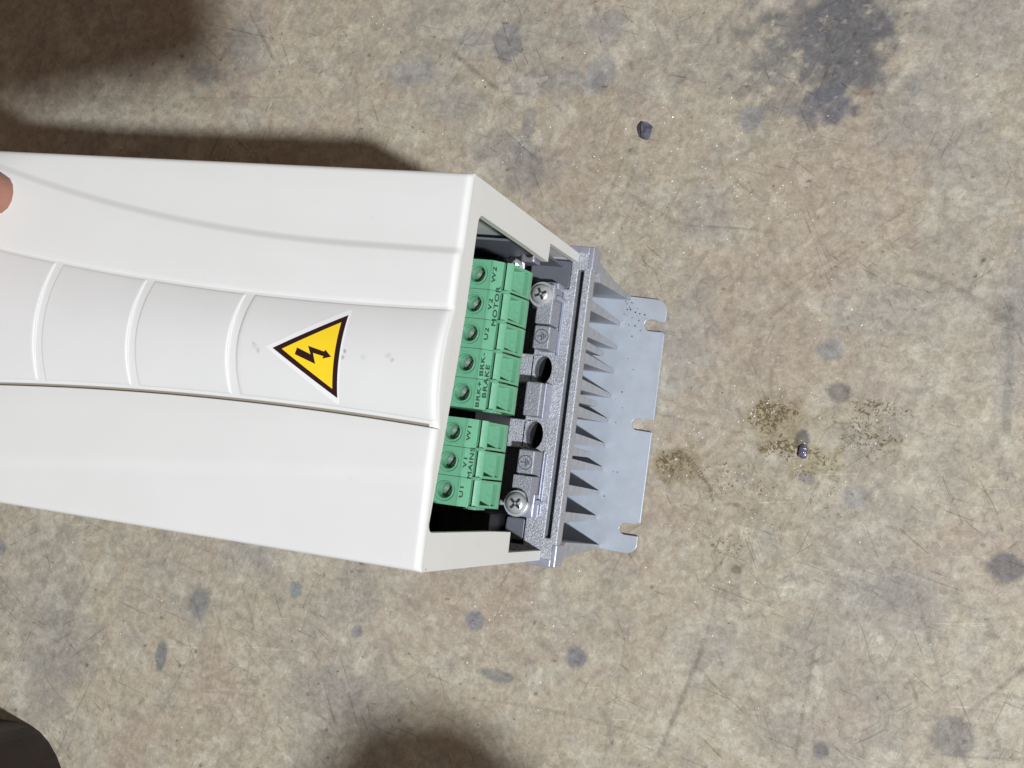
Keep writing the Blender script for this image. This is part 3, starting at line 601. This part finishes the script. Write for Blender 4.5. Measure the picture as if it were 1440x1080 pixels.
# green terminal blocks
def pole_mesh(p):
    """one pole, y 0..p ; x along drive, z height."""
    k = MB(); xa, xr = -30.0, -9.0; zt, zr = 158.0, 157.2
    # screw face with hole
    cx, cy = -14.6, p*.5; x0, x1 = -21.6, -9.6; N = 48; E_ = []; Q_ = []
    def ring(r): return [(cx+r*math.cos(2*math.pi*i/N), cy+r*math.sin(2*math.pi*i/N)) for i in range(N)]
    for i in range(N):
        an = 2*math.pi*i/N; dx, dy = math.cos(an), math.sin(an)
        t1 = min(((x1 if dx > 0 else x0)-cx)/dx if abs(dx) > 1e-9 else 1e9, ((p-.08 if dy > 0 else .08)-cy)/dy if abs(dy) > 1e-9 else 1e9); Q_.append([cx+dx*t1, cy+dy*t1])
    for qx, qy in ((x0, .08), (x1, .08), (x1, p-.08), (x0, p-.08)):
        j = min(range(N), key=lambda i: (Q_[i][0]-qx)**2+(Q_[i][1]-qy)**2); Q_[j] = [qx, qy]
    L_ = [[(a, b, zt) for a, b in Q_]] + [[(a, b, z_) for a, b in ring(r)] for r, z_ in ((3.95, zt), (3.85, zt-.55), (3.35, zt-.6), (3.2, zt-.15), (3.1, zt-.1), (2.8, zt-.5), (2.7, zt-7))]
    vs = [q for r_ in L_ for q in r_]; fs = []
    for q in range(len(L_)-1):
        for i in range(N): j = (i+1) % N; fs.append([q*N+i, q*N+j, (q+1)*N+j, (q+1)*N+i])
    fs.append([7*N+i for i in range(N)])
    k.add(vs, fs)
    k.add([(xa, .08, zt), (x0, .08, zt), (x0, p-.08, zt), (xa, p-.08, zt)], [[0, 1, 2, 3]])
    # ridge, label face, step slot, ledge
    prof = [(x1, zt), (-9.1, zt-.15), (-8.7, zt-.7), (-6.1, 154.9), (-6.05, 151.5), (-5.1, 151.5), (-5.05, 154.4), (-3.5, 153.6), (-3.1, 153.0)]
    for i in range(len(prof)-1):
        (a, za), (b, zb) = prof[i], prof[i+1]; k.add([(a, .08, za), (b, .08, zb), (b, p-.08, zb), (a, p-.08, za)], [[0, 1, 2, 3]])
    # nub over the pole joint
    k.box(-6.1, -3.2, -.6, .6, 153.2, 155.2, .3)
    k.box(-9.75, -8.95, .1, p-.1, 157.2, 158.12, .18)
    # sides
    side = [(xa, zt)]+[(x0, zt)]+prof[:-2]+[(-4.4, 153.2), (-4.2, 151.8), (-2.2, 140.0), (-2.2, 137.5), (-7, 132), (xa, 132)]
    for yy_ in (.08, p-.08):
        b = bmesh.new(); f_ = b.faces.new([b.verts.new((x_, yy_, z_)) for x_, z_ in side]); bmesh.ops.triangulate(b, faces=[f_]); k.bm(b)
    k.box(-4.5, -1.0, .32, p-.32, 137.5, 139.9)
    for y_ in (.32, p-.32): k.add([(-4.4, y_, 152.9), (-3.1, y_, 153.0), (-.9, y_, 140), (-2.2, y_, 139.8)], [[0, 1, 2, 3]])
    k.add([(-1.0, .08, 137.5), (-7, .08, 132), (-7, p-.08, 132), (-1.0, p-.08, 137.5)], [[0, 1, 2, 3]])
    # sloping wire entry face with recess: frame coordinates u (down the slope) and y
    A = Vector((-3.1, 0, 153.0)); B = Vector((-.9, 0, 140.0)); U_ = (B-A).normalized(); L = (B-A).length; Nn = Vector((-U_.z, 0, U_.x)); Nn = Nn if Nn.x > 0 else -Nn
    def Q(u, y, d=0): return tuple(A+U_*u+Nn*(-d)+Vector((0, y, 0)))
    us = [0, .7, 8.4, 9.0, 12.0, L]; yv = [.32, 1.2, p-1.3, p-.32]
    rec = {(1, 1): 6.5, (3, 1): 5.5}
    for i in range(5):
        for j in range(3):
            d = rec.get((i, j), 0); u0, u1, y0, y1 = us[i], us[i+1], yv[j], yv[j+1]
            if d:
                k.m = 1 if i == 1 else 0
                k.add([Q(u0, y0, d), Q(u1, y0, d), Q(u1, y1, d), Q(u0, y1, d)], [[0, 1, 2, 3]])
                for a, b in ((Q(u0, y0), Q(u0, y1)), (Q(u1, y0), Q(u1, y1)), (Q(u0, y0), Q(u1, y0)), (Q(u0, y1), Q(u1, y1))):
                    dd = Vector(Nn)*(-d); k.add([a, b, tuple(Vector(b)+dd), tuple(Vector(a)+dd)], [[0, 1, 2, 3]])
                k.m = 0
            else: k.add([Q(u0, y0), Q(u1, y0), Q(u1, y1), Q(u0, y1)], [[0, 1, 2, 3]])
    return k
def tblock(y_top, n_, p, texts, group_text, gl, label, dxo=0):
    body = MB(); body.box(-30+dxo, -10.5+dxo, y_top-n_*p+.2, y_top-.2, 128, 150)
    body.box(-7.5+dxo, -2.6+dxo, y_top-n_*p-.45, y_top-n_*p+.3, 147, 153.6, .2)
    blk = body.build('terminal_block', M_GREEN, drive, origin=(-15+dxo, y_top-n_*p/2, 145)); blk['label'] = label
    first = None; sfirst = None
    for i in range(n_):
        y0 = y_top-(i+1)*p
        if first is None:
            k = pole_mesh(p); first = k.build('terminal_pole', [M_GREEN, M_GRIME], None, bevel=0, smooth=True, angle=30); first.location = Vector((dxo, y0, 0))*MM; attach(first, blk); first_y = y0
            h = MB(); c_ = (-14.6, p*.5, 152.8); h.lathe([(2.6, -.6), (2.6, 0), (2.2, .35), (1.2, .5)], c_, 24)
            h.m = 1; h.box(-14.6-1.9, -14.6+1.9, p*.5-.22, p*.5+.22, 153.2, 153.36)
            Rm = Matrix.Rotation(math.radians(60), 3, 'Z'); h.v = [tuple(Rm @ Vector((v[0]+14.6, v[1]-p*.5, 0)) + Vector((-14.6, p*.5, v[2]))) for v in h.v]
            sfirst = h.build('terminal_screw', [M_TSTEEL, M_SLOT], None, smooth=True); sfirst.location = Vector((dxo, y0, 0))*MM; attach(sfirst, blk)
        else:
            for src in (first, sfirst):
                o = src.copy(); COL.objects.link(o); o.location = src.location + Vector((0, (y0-first_y)*MM, 0))
        if texts[i]: text(texts[i], 2.55, (-8.4+dxo, y0+p*.5+(.2 if len(texts[i]) < 3 else -.1), 157.35), blk, M_INK, 90, 41)
    if group_text: text(group_text, 2.5, (-6.75+dxo, gl, 155.75), blk, M_INK, 90, 41)
    return blk
b1 = tblock(44.6, 5, 10.62, ['W2', 'V2', 'U2', 'BRK-', 'BRK+'], '', 0, 'five pole green terminal block lettered for motor and brake')
text('MOTOR', 2.6, (-6.75, 28.4, 155.75), b1, M_INK, 90, 41); text('BRAKE', 2.6, (-6.75, 1.6, 155.75), b1, M_INK, 90, 41)
b2 = tblock(-12.0, 3, 10.35, ['W1', 'V1', 'U1'], 'MAINS', -27.6, 'three pole green terminal block lettered for mains', dxo=-1.6)

# inside of the terminal bay
k = MB(); k.box(-60, -5, 54.6, 55.6, 86, 108); k.prism([(-60, 108), (-31, 108), (-29, 104), (-24, 99), (-24, 86), (-60, 86)], 1, 53.6, 54.4); 
k = MB(); k.box(-70, -6, 56.5, 57.5, 82, 133); k.box(-70, -24, 52, 56.5, 96, 97)
k.build('inner_sheet', M_SHEET, drive, bevel=.3, origin=(-30, 57, 100))
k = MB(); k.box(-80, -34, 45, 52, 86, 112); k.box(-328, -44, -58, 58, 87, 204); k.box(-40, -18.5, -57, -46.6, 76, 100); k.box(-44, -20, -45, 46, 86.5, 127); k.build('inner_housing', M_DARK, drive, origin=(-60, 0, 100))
k = MB(); k.tube([(-50, 40, 128), (-40, 46, 126), (-30, 50, 118), (-22, 50, 106), (-17, 47, 96)], 2.4, 14); k.build('wire', M_WIRE, drive, smooth=True, origin=(-30, 48, 115))
k = MB(); k.lathe([(4.2, 0), (4.2, 10), (3.6, 11), (2.6, 11), (2.4, 8)], (-25.5, 56.0, 92), 24); k.build('stand_off', M_DARK, drive, smooth=True, origin=(-22.5, 53, 95))
screw(-22.5, 53.6, 98, 3.3, 3.9, (.3, -.35, 1), 10)
k = MB(); k.box(-17.0, -11.2, 53.6, 58.6, 100, 108, .8); k.build('bracket', M_BRKT, drive, origin=(-13, 55, 104))
k = MB(); k.lathe([(1.9, 0), (1.9, .4)], (-13.6, 57.2, 107.7), 20); k.build('bracket_hole', M_DARK, drive, origin=(-12, 56, 107))
k = MB(); k.lathe([(1.3, 0), (1.3, 2), (.8, 2.6)], (-35, 58, 150), 12, Vector((0, -1, 0))); k.lathe([(1.3, 0), (1.3, 2), (.8, 2.6)], (-33.5, 56.2, 133), 12, Vector((0, -1, 0))); k.build('rivet', M_STEEL, drive, smooth=True, origin=(-34, 57, 140))
screw(-22, -50.5, 93, 2.4, 3.0, (.2, .3, 1), 30)

# mounting plate
def slot(yc, w, x0, xe, hook=0):
    r_ = w/2; pts = [(xe, yc-r_)] + [(x0+r_+r_*math.cos(math.radians(a)), yc+r_*math.sin(math.radians(a))) for a in np.linspace(270, 90, 13)]
    return pts
XE = 20.3
out = [(-328, -59.2), (1, -59.2), (6, -59.4), (14.5, -59.6)] + arc(14.8, -54.6, 5.0, 275, 350, 7)
out += [(19.6, -51.9)] + slot(-48.6, 5.4, 10.5, 19.7)[0:] + [(17.2, -45.9), (18.2, -45.2), (20.0, -45.2)]
out += [(20.3, -3.0)] + slot(.0, 5.4, 10.2, 20.3)[1:] + [(20.4, 2.7), (20.5, 42.9)]
out += [(19.6, 43.9), (15.6, 43.9)] + [(13.2+2.75*math.cos(math.radians(a)), 46.7+2.75*math.sin(math.radians(a))) for a in np.linspace(260, 95, 13)] + [(15.3, 49.4), (16.6, 48.7), (18.6, 48.4), (20.2, 49.0)]
out += arc(15.0, 53.6, 5.4, 0, 88, 8) + [(1, 59.6), (-328, 59.6)]
def dedup(L): 
    r_ = []
    for p_ in L:
        if not r_ or (p_[0]-r_[-1][0])**2+(p_[1]-r_[-1][1])**2 > .01: r_.append(p_)
    return r_
k = MB(); k.prism(dedup(out), 2, .9, 2.7); pl = k.build('mounting_plate', M_PLATE, drive, bevel=.25); pl['label'] = 'pale blue-grey steel mounting plate with three open slots'
k = MB()
for q in range(34):
    bx = rf.normal(4, 2.6); by = rf.normal(52, 7) if q < 24 else rf.uniform(-56, 40); rr_ = rf.uniform(.12, .42)
    k.lathe([(rr_, 0), (rr_*.6, .12)], (max(bx, -.5), min(by, 57), 2.7), 7)
k.build('black_grit', mat('black_specks', (.02, .02, .025, 1), .6), drive)['kind'] = 'stuff'

# ------------------------------------------------------------------ the photographer: boot toe in the lower left corner; arms and phone outside the frame shade the floor
person = tag(empty('person', (-300, -330, 0)), 'person in dark brown work boots, one boot toe showing at the lower left corner', 'person')
M_BOOT = mat('dark_brown_leather', lin(38, 27, 26), .5, var=.2, vscale=60, bump=.4, bscale=300)
M_SOLE = mat('dark_boot_upper', lin(34, 37, 46), .7, var=.2, vscale=60, bump=.5, bscale=500)
M_CLOTH = mat('navy_workwear', lin(38, 44, 58), .9, var=.2, vscale=60, bump=.6, bscale=700)
M_SKIN = mat('skin', lin(160, 112, 94), .5, var=.12, vscale=90, bump=.5, bscale=500)
def boot(cx, cy, nm='boot'):
    b = bmesh.new(); bmesh.ops.create_uvsphere(b, u_segments=48, v_segments=24, radius=1)
    for v in b.verts:
        t_ = (v.co.y+1)/2; w = 52+8*math.sin(t_*3.1)-6*(1-t_); hgt = 95-42*sst(t_*1.15)
        v.co = Vector((v.co.x*w+cx, v.co.y*148+cy, max(14, 40+v.co.z*hgt)))
    k = MB(); k.bm(b); o = k.build(nm, M_SOLE, person, smooth=True, origin=(cx, cy, 40))
    N = 60; pts = [(cx+(62*math.copysign(abs(math.cos(a))**.8, math.cos(a))), cy+154*math.sin(a)) for a in np.linspace(0, 2*math.pi, N, endpoint=False)]
    k = MB(); k.prism(pts, 2, 1, 46); k.build('sole', M_BOOT, o, bevel=6, origin=(cx, cy, 12))
    k = MB(); k.tube([(cx, cy-60, 70), (cx+5, cy-75, 200), (cx+10, cy-90, 330)], [62, 70, 85], 28); k.build('trouser_leg', M_CLOTH, person, smooth=True, origin=(cx, cy-60, 200))
boot(-309, -352); boot(40, -560)
def arm(elbow, wrist, d, name='arm', lens=(62, 74, 70, 54)):
    """sleeved forearm with a hand of five bent fingers, one skinned surface"""
    e, w = Vector(elbow), Vector(wrist); ax = (w-e).normalized(); d = Vector(d); side = ax.cross(d).normalized(); up = side.cross(ax).normalized()
    V = [(e, 42), (e.lerp(w, .5), 36), (w, 25), (w+ax*28, 30), (w+ax*58, 30)]; E = [(0, 1), (1, 2), (2, 3), (3, 4)]
    for i, (o_, L) in enumerate(zip((-27, -9, 9, 27), lens)):
        b0 = w+ax*62+side*o_; b1_ = b0+ax*L*.45-up*8; b2 = b1_+ax*L*.2-up*L*.32; b3 = b2-ax*L*.15-up*L*.22
        n0 = len(V); V += [(b0, 10.5), (b1_, 9), (b2, 8.2), (b3, 7)]; E += [(4, n0), (n0, n0+1), (n0+1, n0+2), (n0+2, n0+3)]
    n0 = len(V); b0 = w+ax*22-side*30; V += [(b0, 12), (b0+ax*26-side*18-up*8, 10.5), (b0+ax*48-side*14-up*20, 8.5)]; E += [(3, n0), (n0, n0+1), (n0+1, n0+2)]
    me = bpy.data.meshes.new(name); me.from_pydata([tuple(v*MM) for v, r in V], E, []); o = bpy.data.objects.new(name, me); COL.objects.link(o)
    sk = o.modifiers.new('skin', 'SKIN'); sk.use_smooth_shade = True
    for i, (v, r) in enumerate(V): me.skin_vertices[0].data[i].radius = (r*MM, r*MM)
    me.skin_vertices[0].data[0].use_root = True
    ss = o.modifiers.new('sub', 'SUBSURF'); ss.levels = 2; ss.render_levels = 2; me.materials.append(M_SKIN); attach(o, person)
    k = MB(); k.tube([e-ax*30, e.lerp(w, .5), w-ax*12], [60, 50, 38], 28); k.build('sleeve', M_CLOTH, person, smooth=True, origin=tuple(e))
def up_ray(x, y, h): return tuple(Vector((x, y, 0)).lerp(LAMP, h/LAMP.z))
arm(up_ray(-94, -520, 540), up_ray(-84, -288, 545), (0, 0, 1))
arm((-577, 158, 340), (-276, 51, 263), (0, 0, 1), lens=(63, 60, 56, 48))
pc = up_ray(-376, 196, 700)
k = MB(); k.box(-80, 80, -40, 40, -4.2, 4.2, 3.5)
ph = k.build('phone', mat('black_glass', (.012, .012, .014, 1), .15)); ph.location = Vector(pc)*MM; ph.rotation_euler = (0.05, math.radians(12), math.radians(17)); tag(ph, 'black phone held up above the drive by the photographer', 'phone')
